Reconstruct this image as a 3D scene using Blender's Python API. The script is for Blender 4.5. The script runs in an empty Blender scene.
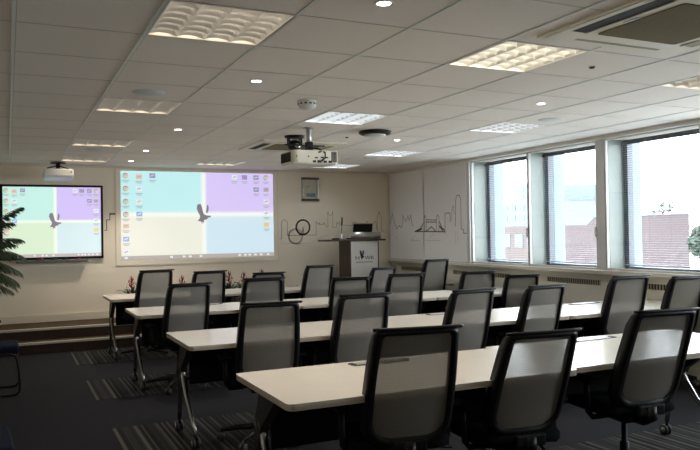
import bpy, bmesh, math, random
from mathutils import Vector, Matrix
random.seed(7)
PI = math.pi
sc = bpy.context.scene
COL = sc.collection

# ------------------------------------------------------------------ materials
def mat(name, col, rough=.5, metal=0.0, spec=.5, noise=0.0, nscale=40, emit=None, estr=0.0, bump=0.0, bscale=200, coat=0.0):
    m = bpy.data.materials.new(name); m.use_nodes = True
    nt = m.node_tree; b = nt.nodes['Principled BSDF']
    b.inputs['Base Color'].default_value = (*col, 1)
    b.inputs['Roughness'].default_value = rough
    b.inputs['Metallic'].default_value = metal
    b.inputs['Specular IOR Level'].default_value = spec
    b.inputs['Coat Weight'].default_value = coat
    tc = nt.nodes.new('ShaderNodeTexCoord')
    if noise:
        n = nt.nodes.new('ShaderNodeTexNoise'); n.inputs['Scale'].default_value = nscale
        n.inputs['Detail'].default_value = 4
        r = nt.nodes.new('ShaderNodeMapRange')
        r.inputs['To Min'].default_value = 1 - noise; r.inputs['To Max'].default_value = 1 + noise
        mx = nt.nodes.new('ShaderNodeMix'); mx.data_type = 'RGBA'; mx.blend_type = 'MULTIPLY'
        mx.inputs['Factor'].default_value = 1
        mx.inputs['A'].default_value = (*col, 1)
        nt.links.new(tc.outputs['Object'], n.inputs['Vector'])
        nt.links.new(n.outputs['Fac'], r.inputs['Value'])
        nt.links.new(r.outputs['Result'], mx.inputs['B'])
        nt.links.new(mx.outputs['Result'], b.inputs['Base Color'])
    if bump:
        n2 = nt.nodes.new('ShaderNodeTexNoise'); n2.inputs['Scale'].default_value = bscale
        bp = nt.nodes.new('ShaderNodeBump'); bp.inputs['Strength'].default_value = bump
        bp.inputs['Distance'].default_value = .003
        nt.links.new(tc.outputs['Object'], n2.inputs['Vector'])
        nt.links.new(n2.outputs['Fac'], bp.inputs['Height'])
        nt.links.new(bp.outputs['Normal'], b.inputs['Normal'])
    if emit:
        b.inputs['Emission Color'].default_value = (*emit, 1)
        b.inputs['Emission Strength'].default_value = estr
    return m

def wood_mat(name, c1, c2, scale=6, rough=.45):
    m = mat(name, c1, rough); nt = m.node_tree; b = nt.nodes['Principled BSDF']
    tc = nt.nodes.new('ShaderNodeTexCoord'); mp = nt.nodes.new('ShaderNodeMapping')
    mp.inputs['Scale'].default_value = (scale * 4, scale * 4, scale * .4)
    n = nt.nodes.new('ShaderNodeTexNoise'); n.inputs['Scale'].default_value = 3; n.inputs['Detail'].default_value = 6
    cr = nt.nodes.new('ShaderNodeValToRGB')
    cr.color_ramp.elements[0].color = (*c1, 1); cr.color_ramp.elements[1].color = (*c2, 1)
    cr.color_ramp.elements[0].position = .35; cr.color_ramp.elements[1].position = .65
    nt.links.new(tc.outputs['Object'], mp.inputs['Vector']); nt.links.new(mp.outputs['Vector'], n.inputs['Vector'])
    nt.links.new(n.outputs['Fac'], cr.inputs['Fac']); nt.links.new(cr.outputs['Color'], b.inputs['Base Color'])
    return m

def glass_mat(name, tint=(1, 1, 1), refl=1.0):
    m = bpy.data.materials.new(name); m.use_nodes = True; nt = m.node_tree; nt.nodes.clear()
    o = nt.nodes.new('ShaderNodeOutputMaterial'); mx = nt.nodes.new('ShaderNodeMixShader')
    t = nt.nodes.new('ShaderNodeBsdfTransparent'); t.inputs['Color'].default_value = (*tint, 1)
    g = nt.nodes.new('ShaderNodeBsdfGlossy'); g.inputs['Roughness'].default_value = .02
    f = nt.nodes.new('ShaderNodeLayerWeight'); f.inputs['Blend'].default_value = .5
    pw = nt.nodes.new('ShaderNodeMath'); pw.operation = 'POWER'; pw.inputs[1].default_value = 5
    ml = nt.nodes.new('ShaderNodeMath'); ml.operation = 'MULTIPLY_ADD'; ml.inputs[1].default_value = .9 * refl; ml.inputs[2].default_value = .05 * refl
    nt.links.new(f.outputs['Facing'], pw.inputs[0]); nt.links.new(pw.outputs[0], ml.inputs[0]); nt.links.new(ml.outputs[0], mx.inputs['Fac'])
    nt.links.new(t.outputs[0], mx.inputs[1]); nt.links.new(g.outputs[0], mx.inputs[2])
    nt.links.new(mx.outputs[0], o.inputs['Surface'])
    return m

def weave_mat(name, col, opacity):
    """translucent woven net: diffuse cloth with open pores between the threads"""
    m = bpy.data.materials.new(name); m.use_nodes = True; nt = m.node_tree; nt.nodes.clear()
    o = nt.nodes.new('ShaderNodeOutputMaterial'); mx = nt.nodes.new('ShaderNodeMixShader')
    t = nt.nodes.new('ShaderNodeBsdfTransparent')
    d = nt.nodes.new('ShaderNodeBsdfPrincipled'); d.inputs['Base Color'].default_value = (*col, 1)
    d.inputs['Roughness'].default_value = .6
    tc = nt.nodes.new('ShaderNodeTexCoord')
    w = nt.nodes.new('ShaderNodeTexWave'); w.bands_direction = 'Z'; w.inputs['Scale'].default_value = 32
    w.inputs['Distortion'].default_value = .6; w.inputs['Detail'].default_value = 1
    w2 = nt.nodes.new('ShaderNodeTexWave'); w2.bands_direction = 'X'; w2.inputs['Scale'].default_value = 38
    ad = nt.nodes.new('ShaderNodeMath'); ad.operation = 'ADD'
    r = nt.nodes.new('ShaderNodeMapRange'); r.inputs['From Max'].default_value = 2
    r.inputs['To Min'].default_value = max(0, opacity - .12); r.inputs['To Max'].default_value = min(1, opacity + .12)
    nt.links.new(tc.outputs['Object'], w.inputs['Vector']); nt.links.new(tc.outputs['Object'], w2.inputs['Vector'])
    nt.links.new(w.outputs['Fac'], ad.inputs[0]); nt.links.new(w2.outputs['Fac'], ad.inputs[1])
    nt.links.new(ad.outputs[0], r.inputs['Value']); nt.links.new(r.outputs['Result'], mx.inputs['Fac'])
    nt.links.new(t.outputs[0], mx.inputs[1]); nt.links.new(d.outputs[0], mx.inputs[2])
    nt.links.new(mx.outputs[0], o.inputs['Surface'])
    return m

def brick_mat(name, c1, c2, mortar, scale):
    m = mat(name, c1, .9); nt = m.node_tree; b = nt.nodes['Principled BSDF']
    tc = nt.nodes.new('ShaderNodeTexCoord'); mp = nt.nodes.new('ShaderNodeMapping')
    mp.inputs['Rotation'].default_value = (PI / 2, 0, PI / 2)
    t = nt.nodes.new('ShaderNodeTexBrick'); t.inputs['Scale'].default_value = scale
    t.inputs['Color1'].default_value = (*c1, 1); t.inputs['Color2'].default_value = (*c2, 1); t.inputs['Mortar'].default_value = (*mortar, 1)
    nt.links.new(tc.outputs['Object'], mp.inputs['Vector']); nt.links.new(mp.outputs['Vector'], t.inputs['Vector'])
    nt.links.new(t.outputs['Color'], b.inputs['Base Color'])
    return m

def stripe_mat(name):
    m = mat(name, (.03, .03, .03), .95, spec=.1); nt = m.node_tree; b = nt.nodes['Principled BSDF']
    tc = nt.nodes.new('ShaderNodeTexCoord'); mp = nt.nodes.new('ShaderNodeMapping'); mp.inputs['Scale'].default_value = (1, .0, .0)
    n = nt.nodes.new('ShaderNodeTexNoise'); n.inputs['Scale'].default_value = 26; n.inputs['Detail'].default_value = 3
    cr = nt.nodes.new('ShaderNodeValToRGB'); e = cr.color_ramp.elements
    e[0].position = .40; e[0].color = (.009, .009, .010, 1); e[1].position = .60; e[1].color = (.075, .068, .058, 1)
    k = e.new(.48); k.color = (.017, .017, .018, 1)
    k = e.new(.54); k.color = (.036, .033, .03, 1)
    nt.links.new(tc.outputs['Object'], mp.inputs['Vector']); nt.links.new(mp.outputs['Vector'], n.inputs['Vector'])
    nt.links.new(n.outputs['Fac'], cr.inputs['Fac']); nt.links.new(cr.outputs['Color'], b.inputs['Base Color'])
    return m

M = {}
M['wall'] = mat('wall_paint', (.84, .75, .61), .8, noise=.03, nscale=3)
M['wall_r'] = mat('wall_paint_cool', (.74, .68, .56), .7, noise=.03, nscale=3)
M['white'] = mat('white_frame', (.62, .60, .57), .45)
M['sill'] = mat('sill_paint', (.66, .61, .52), .45)
M['tile'] = mat('ceiling_tile', (.80, .725, .655), .9, noise=.05, nscale=90)
M['rail'] = mat('grid_rail', (.72, .74, .70), .45)
M['joint'] = mat('tile_joint', (.50, .44, .385), .9)
M['carpet'] = mat('carpet_charcoal', (.0155, .0155, .0185), .95, spec=.1, noise=.35, nscale=60, bump=.4, bscale=300)
M['stripe'] = stripe_mat('carpet_striped')
M['stagec'] = mat('stage_carpet', (.075, .054, .035), .9, spec=.1, noise=.2, nscale=80)
M['riser'] = wood_mat('riser_dark', (.022, .012, .008), (.04, .022, .014))
M['nosing'] = mat('nosing_alu', (.58, .54, .46), .4, .3)
M['skirt'] = mat('skirting', (.72, .65, .53), .6)
M['laminate'] = mat('laminate_cream', (.61, .565, .485), .24, noise=.03, nscale=8)
M['edge'] = mat('edge_band', (.48, .40, .30), .5)
M['black'] = mat('black_plastic', (.006, .006, .0065), .45, spec=.3)
M['sheath'] = mat('leg_sheath_grey', (.022, .022, .022), .5)
M['blackm'] = mat('black_matt', (.005, .005, .0055), .75, spec=.2)
M['fabric_b'] = mat('black_fabric', (.007, .007, .009), .95, spec=.1, bump=.3)
M['chrome'] = mat('chrome', (.36, .35, .33), .22, 1)
M['alu'] = mat('brushed_alu', (.55, .55, .55), .35, .9)
M['tyre'] = mat('caster_grey', (.035, .033, .032), .5)
M['hub'] = mat('caster_hub', (.30, .28, .25), .4)
M['mesh'] = weave_mat('mesh_back', (.26, .242, .215), .82)
M['navy'] = mat('navy_fabric', (.006, .008, .022), .95, spec=.15, bump=.3)
M['walnut'] = wood_mat('walnut', (.05, .024, .014), (.085, .04, .023))
M['panelw'] = mat('panel_white', (.86, .84, .79), .4)
M['logo'] = mat('logo_black', (.02, .025, .035), .5)
M['logob'] = mat('logo_blue', (.05, .13, .32), .5)
M['silver'] = mat('silver_sheet', (.42, .41, .39), .3, .85)
M['clear'] = glass_mat('clear_glass', (.97, .985, 1.0))
M['clearg'] = glass_mat('secondary_glass', (.95, .98, .975), 1.0)
M['dframe'] = mat('dark_window_frame', (.05, .055, .07), .45)
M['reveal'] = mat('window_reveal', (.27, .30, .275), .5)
M['slat'] = mat('blind_slat', (.38, .42, .46), .5)
M['fin'] = mat('outside_fin', (.15, .19, .21), .8)
M['blind'] = mat('roller_fabric', (.86, .83, .81), .8, noise=.03, nscale=200)
M['ink'] = mat('print_ink', (.15, .14, .13), .7)
M['inkl'] = mat('print_ink_pale', (.58, .55, .52), .7)
M['cream'] = mat('aircon_cream', (.74, .68, .53), .45)
M['creamp'] = mat('projector_cream', (.62, .57, .46), .4)
M['cslot'] = mat('aircon_closed_flap', (.34, .29, .19), .6)
M['grille'] = mat('aircon_grille', (.20, .165, .10), .9, spec=.05, noise=.2, nscale=120)
M['dark'] = mat('dark_slot', (.015, .014, .012), .8)
M['bars'] = mat('heater_bars', (.38, .32, .24), .6)
M['heat'] = mat('heater_slot', (.09, .075, .055), .8)
M['louvre'] = mat('louvre_metal', (.86, .84, .80), .38, .75)
M['tray'] = mat('tray_white', (.70, .66, .58), .4)
M['leaf'] = mat('leaf_green', (.03, .065, .02), .45, noise=.35, nscale=20)
M['palm'] = mat('palm_green', (.030, .048, .018), .5, noise=.4, nscale=14)
M['stem'] = mat('stem_brown', (.10, .075, .04), .8)
M['red'] = mat('flower_red', (.26, .016, .022), .5, noise=.3, nscale=30)
M['pot'] = mat('pot_dark', (.04, .035, .035), .5)
M['brick'] = brick_mat('brick_red', (.044, .024, .026), (.038, .021, .023), (.049, .034, .035), 1.6)
M['brick2'] = brick_mat('brick_orange', (.062, .040, .036), (.058, .037, .033), (.066, .048, .043), 1.6)
M['concrete'] = mat('tower_concrete', (.085, .10, .115), .8)
M['bluepane'] = mat('tower_window', (.04, .058, .08), .4)
M['ground_reflector'] = mat('ground_reflector', (.62, .62, .60), .9, noise=.2, nscale=.3)  # pale ground serves as added reflector, throwing daylight up to the ceiling
M['treel'] = mat('tree_leaf', (.045, .06, .042), .8, noise=.4, nscale=3)
M['white_p'] = mat('white_plastic', (.70, .69, .66), .4)
M['grey_p'] = mat('grey_plastic', (.33, .34, .34), .6)

def emit_mat(name, col, s, rough=.6):
    m = mat(name, tuple(c * .35 for c in col), rough, emit=col, estr=s); return m

# ------------------------------------------------------------------ mesh builder
class MB:
    def __init__(s): s.bm = bmesh.new()
    def add(s, verts, faces, smooth=False, mi=0):
        vs = [s.bm.verts.new(v) for v in verts]
        for f in faces:
            try:
                fc = s.bm.faces.new([vs[i] for i in f]); fc.smooth = smooth; fc.material_index = mi
            except ValueError: pass
        return s
    def box(s, c, d, rot=None, bevel=0.0, seg=2, mi=0):
        b = bmesh.new(); bmesh.ops.create_cube(b, size=1)
        bmesh.ops.scale(b, vec=d, verts=b.verts)
        if bevel:
            bmesh.ops.bevel(b, geom=b.edges[:], offset=bevel, segments=seg, affect='EDGES', profile=.6)
        mt = Matrix.Translation(c)
        if rot is not None: mt = mt @ rot.to_4x4()
        bmesh.ops.transform(b, matrix=mt, verts=b.verts)
        b.verts.index_update()
        s.add([v.co.copy() for v in b.verts], [[v.index for v in f.verts] for f in b.faces], False, mi)
        b.free(); return s
    def span(s, x0, x1, y0, y1, z0, z1, bevel=0.0, mi=0):
        return s.box(((x0 + x1) / 2, (y0 + y1) / 2, (z0 + z1) / 2), (abs(x1 - x0), abs(y1 - y0), abs(z1 - z0)), None, bevel, 2, mi)
    def tube(s, pts, r, n=8, closed=False, cap=True, mi=0, rz=None):
        pts = [Vector(p) for p in pts]; N = len(pts); rs = r if isinstance(r, (list, tuple)) else [r] * N
        rings = []; prev = None
        for i, p in enumerate(pts):
            if closed: t = pts[(i + 1) % N] - pts[i - 1]
            else: t = pts[min(i + 1, N - 1)] - pts[max(i - 1, 0)]
            t.normalize()
            if prev is None:
                a = Vector((0, 0, 1)) if abs(t.z) < .9 else Vector((1, 0, 0))
                u = (a - t * a.dot(t)).normalized()
            else:
                u = prev - t * prev.dot(t)
                u = u.normalized() if u.length > 1e-6 else prev
            prev = u; v = t.cross(u)
            rings.append([p + (u * math.cos(2 * PI * k / n) + v * math.sin(2 * PI * k / n)) * rs[i] for k in range(n)])
        verts = [q for ring in rings for q in ring]; faces = []
        for i in range(N if closed else N - 1):
            a = i * n; b = ((i + 1) % N) * n
            for k in range(n): faces.append((a + k, a + (k + 1) % n, b + (k + 1) % n, b + k))
        if not closed and cap:
            faces.append(tuple(range(n))[::-1]); faces.append(tuple((N - 1) * n + k for k in range(n)))
        return s.add(verts, faces, True, mi)
    def lathe(s, prof, c=(0, 0, 0), n=20, axis=None, mi=0):
        verts = []; faces = []
        for (r, z) in prof:
            for k in range(n):
                v = Vector((r * math.cos(2 * PI * k / n), r * math.sin(2 * PI * k / n), z))
                if axis is not None: v = axis @ v
                verts.append(v + Vector(c))
        for i in range(len(prof) - 1):
            for k in range(n): faces.append((i * n + k, i * n + (k + 1) % n, (i + 1) * n + (k + 1) % n, (i + 1) * n + k))
        if prof[0][0] > 1e-4: faces.append(tuple(range(n))[::-1])
        if prof[-1][0] > 1e-4: faces.append(tuple((len(prof) - 1) * n + k for k in range(n)))
        return s.add(verts, faces, True, mi)
    def prism(s, poly, z0, z1, f=None, mi=0):
        """polygon in (a,b) extruded between z0,z1; f maps (a,b,z)->xyz"""
        f = f or (lambda a, b, z: (a, b, z)); n = len(poly)
        verts = [f(a, b, z0) for a, b in poly] + [f(a, b, z1) for a, b in poly]
        faces = [tuple(range(n))[::-1], tuple(range(n, 2 * n))] + [(i, (i + 1) % n, n + (i + 1) % n, n + i) for i in range(n)]
        return s.add(verts, faces, False, mi)
    def build(s, name, m, parent=None, fix=True):
        if fix: bmesh.ops.recalc_face_normals(s.bm, faces=s.bm.faces[:])
        me = bpy.data.meshes.new(name); s.bm.to_mesh(me); s.bm.free()
        for k in (m if isinstance(m, (list, tuple)) else [m]): me.materials.append(k)
        o = bpy.data.objects.new(name, me); COL.objects.link(o)
        if parent is not None: o.parent = parent
        return o

def tag(o, label, cat, group=None):
    o['label'] = label; o['category'] = cat
    if group: o['group'] = group
    return o
def thing(name, label, cat, loc=(0, 0, 0), rz=0, group=None):
    o = bpy.data.objects.new(name, None); COL.objects.link(o); o.empty_display_size = .1
    o.location = loc; o.rotation_euler = (0, 0, rz); return tag(o, label, cat, group)
def struct(o): o['kind'] = 'structure'; return o
def kids(o): return [c for c in bpy.data.objects if c.parent == o]
def copy_tree(o, parent=None):
    c = o.copy(); COL.objects.link(c)
    if parent is not None: c.parent = parent
    for ch in kids(o): copy_tree(ch, c)
    return c
def rounded_rect(w, h, r, n=5):
    p = []
    for cx, cy, a0 in ((w / 2 - r, h / 2 - r, 0), (-w / 2 + r, h / 2 - r, PI / 2), (-w / 2 + r, -h / 2 + r, PI), (w / 2 - r, -h / 2 + r, 3 * PI / 2)):
        for k in range(n + 1):
            a = a0 + PI / 2 * k / n; p.append((cx + r * math.cos(a), cy + r * math.sin(a)))
    return p
def strokes(mb, pts, w, f, t=.001, closed=False):
    """flat line of width w through 2-d points, f maps (a,b,depth)->xyz"""
    pp = list(pts) + ([pts[0]] if closed else [])
    for (a, b), (c, d) in zip(pp[:-1], pp[1:]):
        dx, dy = c - a, d - b; L = math.hypot(dx, dy)
        if L < 1e-6: continue
        ux, uy = dx / L * w / 2, dy / L * w / 2
        mb.prism([(a - ux - uy, b - uy + ux), (c + ux - uy, d + uy + ux), (c + ux + uy, d + uy - ux), (a - ux + uy, b - uy - ux)], 0, t, f)
    return mb

# ------------------------------------------------------------------ dimensions
FRONT = 10.94; RIGHT = 5.95; LEFT = -2.4; BACK = -1.6; CEIL = 2.476
GX, GY, TS = .0376, 3.756, .6
STAGE_Y0, STAGE_Y1, RISE = 9.93, 10.18, .145

# ------------------------------------------------------------------ room shell
struct(MB().span(LEFT, RIGHT + .1, BACK, STAGE_Y0, -.1, 0).build('floor', M['carpet']))
fl = bpy.data.objects['floor']
for (y0, y1) in ((8.82, 9.80), (6.83, 7.81), (4.80, 5.76), (2.86, 3.82)):
    o = MB().span(.70, 5.90, y0, y1, 0, .002).build('striped_carpet', M['stripe'], fl); o['label'] = 'striped grey carpet tiles'
struct(MB().span(LEFT, 6.35, FRONT, FRONT + .15, -.1, 3.0).build('wall_front', M['wall']))
struct(MB().span(LEFT - .15, LEFT, BACK, FRONT + .15, -.1, 3.0).build('wall_left', M['wall']))
struct(MB().span(LEFT - .15, 6.35, BACK - .15, BACK, -.1, 3.0).build('wall_back', M['wall']))
# stage with two risers
st = MB().span(LEFT, RIGHT, STAGE_Y1, FRONT, 0, 2 * RISE - .004).build('stage', M['stagec']); struct(st)
MB().span(LEFT, RIGHT, STAGE_Y0, STAGE_Y1, 0, RISE - .004).build('tread', M['stagec'], st)
MB().span(LEFT, RIGHT, STAGE_Y0 - .012, STAGE_Y0, 0, RISE - .03).span(LEFT, RIGHT, STAGE_Y1 - .012, STAGE_Y1, RISE, 2 * RISE - .03).build('riser', M['riser'], st)
MB().span(LEFT, RIGHT, STAGE_Y0 - .022, STAGE_Y0 + .04, RISE - .026, RISE).build('nosing', M['nosing'], st)
MB().span(LEFT, RIGHT, STAGE_Y1 - .022, STAGE_Y1 + .04, 2 * RISE - .026, 2 * RISE).build('nosing', M['nosing'], st)
struct(MB().span(LEFT, RIGHT, FRONT - .015, FRONT, 2 * RISE, 2 * RISE + .10).build('baseboard_front', M['skirt']))

# ceiling of square tiles, open where the louvre lights sit
LIGHTS = [(1, -1), (1, 3), (1, 7), (1, 10), (4, -1), (4, 3), (4, 10), (7, -1), (7, 3), (7, 7), (7, 10)]
PELX = 5.87
cb = MB()
for i in range(-5, 11):
    for j in range(-10, 13):
        if (i, j) in LIGHTS: continue
        x0, x1 = max(LEFT, GX + i * TS), min(PELX + .1, GX + (i + 1) * TS)
        y0, y1 = max(BACK, GY + j * TS), min(FRONT, GY + (j + 1) * TS)
        if x1 - x0 < .005 or y1 - y0 < .005: continue
        cb.add([(x0, y0, CEIL), (x1, y0, CEIL), (x1, y1, CEIL), (x0, y1, CEIL)], [(0, 3, 2, 1)])
ceil = struct(cb.build('ceiling', M['tile'], fix=False))
MB().span(LEFT - .15, 6.35, BACK - .15, FRONT + .15, CEIL + .15, CEIL + .3).build('light_leak_slab', M['tile'], ceil)  # unseen slab added above the tiles to stop light leaking in
rb, jb = MB(), MB()
for i in range(-4, 10):
    x = GX + i * TS
    rb.span(x - .011, x + .006, BACK, FRONT, CEIL - .004, CEIL - .0005)
    jb.span(x + .0062, x + .010, BACK, FRONT, CEIL - .002, CEIL - .0005)
for j in range(-8, 12):
    y = GY + j * TS
    jb.span(LEFT, PELX, y - .003, y + .003, CEIL - .002, CEIL - .0006)
rb.build('grid_rail', M['rail'], ceil); jb.build('tile_joint', M['joint'], ceil)
struct(MB().span(LEFT, PELX, FRONT - .012, FRONT, CEIL - .03, CEIL).build('trim_1', M['skirt']))
# pelmet along the window wall
struct(MB().span(PELX, RIGHT + .02, BACK, FRONT, CEIL - .042, CEIL + .02, .004).build('trim_2', M['tray']))

# ------------------------------------------------------------------ right wall with windows
WZ0, WZ1 = 1.0, 2.434
OPEN = [(7.312, 8.54), (6.13, 7.30), (4.78, 6.00), (3.46, 4.65), (2.10, 3.30), (.5, 1.9)]  # last three openings lie out of view, added for their daylight
wb = MB()
wb.span(RIGHT, 6.32, BACK, FRONT, -.1, .97)              # under the sills
wb.span(RIGHT, 6.32, BACK, FRONT, WZ1, 3.0)              # above the heads
edges = [BACK] + sorted([v for p in OPEN for v in p]) + [FRONT]
for a, b in zip(edges[::2], edges[1::2]): wb.span(RIGHT, 6.29, a, b, .97, WZ1)
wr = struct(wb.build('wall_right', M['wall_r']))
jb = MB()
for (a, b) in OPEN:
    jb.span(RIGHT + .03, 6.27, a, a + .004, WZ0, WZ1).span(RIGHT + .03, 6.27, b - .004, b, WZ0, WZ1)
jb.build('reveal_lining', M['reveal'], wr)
# sill board
struct(MB().span(5.865, 6.29, BACK, FRONT, .955, 1.0, .006).build('trim_3', M['sill']))
for k, (a, b) in enumerate(OPEN):
    fr = MB(); w = .04
    x0, x1 = RIGHT - .018, RIGHT + .012
    fr.span(x0, x1, a, a + .014, WZ0, WZ1).span(x0, x1, b - .014, b, WZ0, WZ1)
    fr.span(x0, x1, a + .014, b - .014, WZ0, WZ0 + .025).span(x0, x1, a + .014, b - .014, WZ1 - .015, WZ1)
    wdw = struct(fr.build('window_%d' % (k + 1), M['white']))
    MB().add([(RIGHT - .01, a + .01, WZ0 + .02), (RIGHT - .01, a + .01, WZ1 - .015), (RIGHT - .01, b - .01, WZ1 - .015), (RIGHT - .01, b - .01, WZ0 + .02)], [(0, 1, 2, 3)]).build('pane', M['clearg'], wdw, fix=False)
    fo = MB()
    fo.span(6.22, 6.28, a + .005, a + .05, WZ0, WZ1).span(6.20, 6.28, b - .065, b - .005, WZ0, WZ1)
    fo.span(6.22, 6.28, a, b, WZ0, WZ0 + .03).span(6.22, 6.28, a, b, WZ1 - .04, WZ1)
    fo.build('outer_frame', M['dframe'], wdw)
    MB().add([(6.25, a + .04, WZ0 + .02), (6.25, a + .04, WZ1 - .03), (6.25, b - .04, WZ1 - .03), (6.25, b - .04, WZ0 + .02)], [(0, 1, 2, 3)]).build('outer_pane', M['clear'], wdw, fix=False)
    MB().box((x0 - .012, a + .012, 1.42), (.02, .022, .11), None, .004).build('handle', M['white_p'], wdw)
    if k < 3:
        lab = ['fine venetian blind in the window next to the roller blinds', 'fine venetian blind in the middle window with low brick wing outside',
               'fine venetian blind in the rightmost visible window before the brick building', 'venetian blind in the window beyond the right edge'][k]
        vb = thing('venetian_blind', lab, 'blind', (6.16, (a + b) / 2, WZ1 - .03), 0, 'venetian blinds in the windows')
        L = b - a - .06
        MB().span(-.014, .014, -L / 2, L / 2, -.03, 0).build('headrail', M['dframe'], vb)
        sb = MB(); z = -.05
        while z > -(WZ1 - WZ0) + .09:
            c = Matrix.Rotation(.0, 3, 'Y')
            sb.box((0, 0, z), (.017, L, .0007), c); z -= .0245
        sb.build('slats', M['slat'], vb)
        MB().span(-.012, .012, -L / 2, L / 2, z - .006, z + .006).build('bottom_rail', M['slat'], vb)
        MB().tube([(-.013, -L * .3, -.03), (-.013, -L * .3, z)], .001, 5).tube([(-.013, L * .3, -.03), (-.013, L * .3, z)], .001, 5).build('lift_cord', M['slat'], vb)
# white post between blind wall and first window, and vertical mullion covers
struct(MB().span(RIGHT - .05, RIGHT, 8.545, 8.61, WZ0, WZ1).build('trim_4', M['white']))
struct(MB().span(RIGHT - .025, RIGHT, 6.003, 6.127, WZ0, WZ1).build('trim_21', M['white']))
struct(MB().span(RIGHT - .025, RIGHT, 4.653, 4.777, WZ0, WZ1).build('trim_22', M['white']))
# outside fins between the windows
for k, y in enumerate((8.57, 7.315, 6.06, 4.72, 3.38, 2.0)):
    struct(MB().span(6.33, 6.50, y - .03, y + .05, -2, 3.2).build('trim_%d' % (5 + k), M['fin']))
# convector heater grilles under the sills
HL = ['slotted heater grille under the roller blinds nearest the front corner', 'slotted heater grille under the roller blind beside the first window',
      'slotted heater grille under the window next to the roller blinds', 'slotted heater grille under the middle window', 'slotted heater grille under the rightmost window']
for (a, b), l in zip(((9.95, 10.6), (8.70, 9.05), (7.72, 8.2), (6.12, 6.98), (5.0, 5.45)), HL):
    t = thing('heater_grille', l, 'grille', (RIGHT, (a + b) / 2, .855), 0, 'heater grilles under the window sill')
    L = b - a
    MB().span(-.004, .006, -L / 2, L / 2, -.028, .028).build('backing', M['dark'], t)
    g = MB()
    n = int(L / .035)
    for q in range(n + 1):
        yy = -L / 2 + L * q / n; g.span(-.010, -.004, yy - .007, yy + .007, -.028, .028)
    g.build('bars', M['bars'], t)
struct(MB().span(RIGHT - .012, RIGHT, BACK, FRONT, 0, .10).build('baseboard_right', M['skirt']))
struct(MB().span(RIGHT - .02, RIGHT, BACK, FRONT, .885, .955).build('trim_20', M['sill']))

# ------------------------------------------------------------------ roller blinds with the printed skyline
fB = lambda y, z, d: (5.8935 - d, y, z)
def blind(y0, y1, label, dark, pale):
    t = thing('roller_blind', label, 'blind', (0, 0, 0), 0, 'printed roller blinds')
    MB().span(5.895, 5.898, y0, y1, 1.0, WZ1).build('blind_cloth', M['blind'], t)
    MB().span(5.885, 5.905, y0, y1, 1.0, 1.022, .003).build('bottom_bar', M['white'], t)
    p = MB()
    for l, w in dark: strokes(p, l, w, fB, .0008)
    o = p.build('skyline_print', M['ink'], t); o['label'] = 'thin dark line drawing of a city skyline'
    p = MB()
    for l in pale: strokes(p, l, .008, fB, .0006)
    p.build('pale_print', M['inkl'], t)
b1 = [(10.88, 1.59), (10.86, 1.66), (10.8, 1.77), (10.77, 1.66), (10.72, 1.59), (10.66, 1.51), (10.57, 1.57), (10.5, 1.53), (10.45, 1.61), (10.45, 1.74), (10.41, 1.68), (10.35, 1.63), (10.27, 1.72), (10.24, 1.64), (10.18, 1.73), (10.16, 1.62), (10.12, 1.55)]
blind(9.80, 10.90, 'pale roller blind with printed skyline nearest the front corner',
      [(b1, .008), ([(10.06, 1.46), (9.81, 1.46)], .018), ([(10.06, 1.46), (9.88, 1.51), (9.81, 1.58)], .016), ([(10.0, 1.47), (9.86, 1.50)], .03)],
      [[(10.2, 1.32), (9.89, 1.32)], [(10.2, 1.32), (10.05, 1.40)], [(10.7, 1.38), (10.6, 1.34)]])
blind(8.61, 9.785, 'pale roller blind with printed bridge and towers beside the window',
      [([(9.78, 1.46), (9.18, 1.45)], .018), ([(9.77, 1.46), (9.77, 1.67), (9.74, 1.71), (9.71, 1.66), (9.71, 1.46)], .009),
       ([(9.42, 1.46), (9.41, 1.67), (9.38, 1.71), (9.34, 1.67), (9.35, 1.45)], .009), ([(9.33, 1.60), (9.26, 1.51), (9.18, 1.47)], .018),
       ([(9.32, 1.53), (9.24, 1.475)], .03), ([(9.71, 1.64), (9.41, 1.63)], .012), ([(9.71, 1.605), (9.42, 1.60)], .014), ([(9.71, 1.46), (9.56, 1.53), (9.44, 1.46)], .016),
       ([(9.18, 1.43), (9.17, 1.72), (9.08, 1.73), (9.03, 1.71), (9.04, 1.59)], .010), ([(9.0, 1.61), (8.99, 1.74), (8.95, 1.83), (8.92, 1.71)], .006),
       ([(8.9, 1.53), (8.88, 1.9), (8.85, 1.97), (8.78, 1.97), (8.75, 1.9), (8.75, 1.49), (8.69, 1.47), (8.7, 1.43), (8.62, 1.42)], .010)],
      [[(9.75, 1.32), (9.31, 1.32)], [(9.62, 1.36), (9.5, 1.42)], [(8.84, 1.45), (8.84, 1.28)], [(8.9, 1.28), (8.9, 1.45)]])

# ------------------------------------------------------------------ wall drawings
fW = lambda x, z, d: (x, FRONT - .0005 - d, z)
d = MB()
L1 = [(3.92, 1.38), (3.95, 1.38), (3.95, 1.65), (4.0, 1.69), (4.05, 1.65), (4.05, 1.43), (4.19, 1.43), (4.55, 1.43), (4.55, 1.65), (4.6, 1.6), (4.61, 1.63), (4.62, 1.6), (4.68, 1.6), (4.69, 1.64), (4.71, 1.6), (4.73, 1.56), (4.76, 1.56), (4.76, 1.81), (4.79, 1.75), (4.83, 1.75), (4.85, 1.81), (4.85, 1.55), (4.91, 1.55), (4.92, 1.64), (4.93, 1.61), (4.97, 1.64), (4.97, 1.59), (5.17, 1.58)]
L2 = [(5.17, 1.58), (5.21, 1.58), (5.22, 1.64), (5.25, 1.6), (5.27, 1.64), (5.28, 1.61), (5.47, 1.61), (5.48, 1.65), (5.5, 1.61), (5.59, 1.61), (5.62, 1.65), (5.64, 1.65), (5.67, 1.48), (5.67, 1.7), (5.71, 1.81), (5.75, 1.7), (5.75, 1.48), (5.79, 1.48)]
for l in (L1, L2): strokes(d, l, .006, fW)
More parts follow.
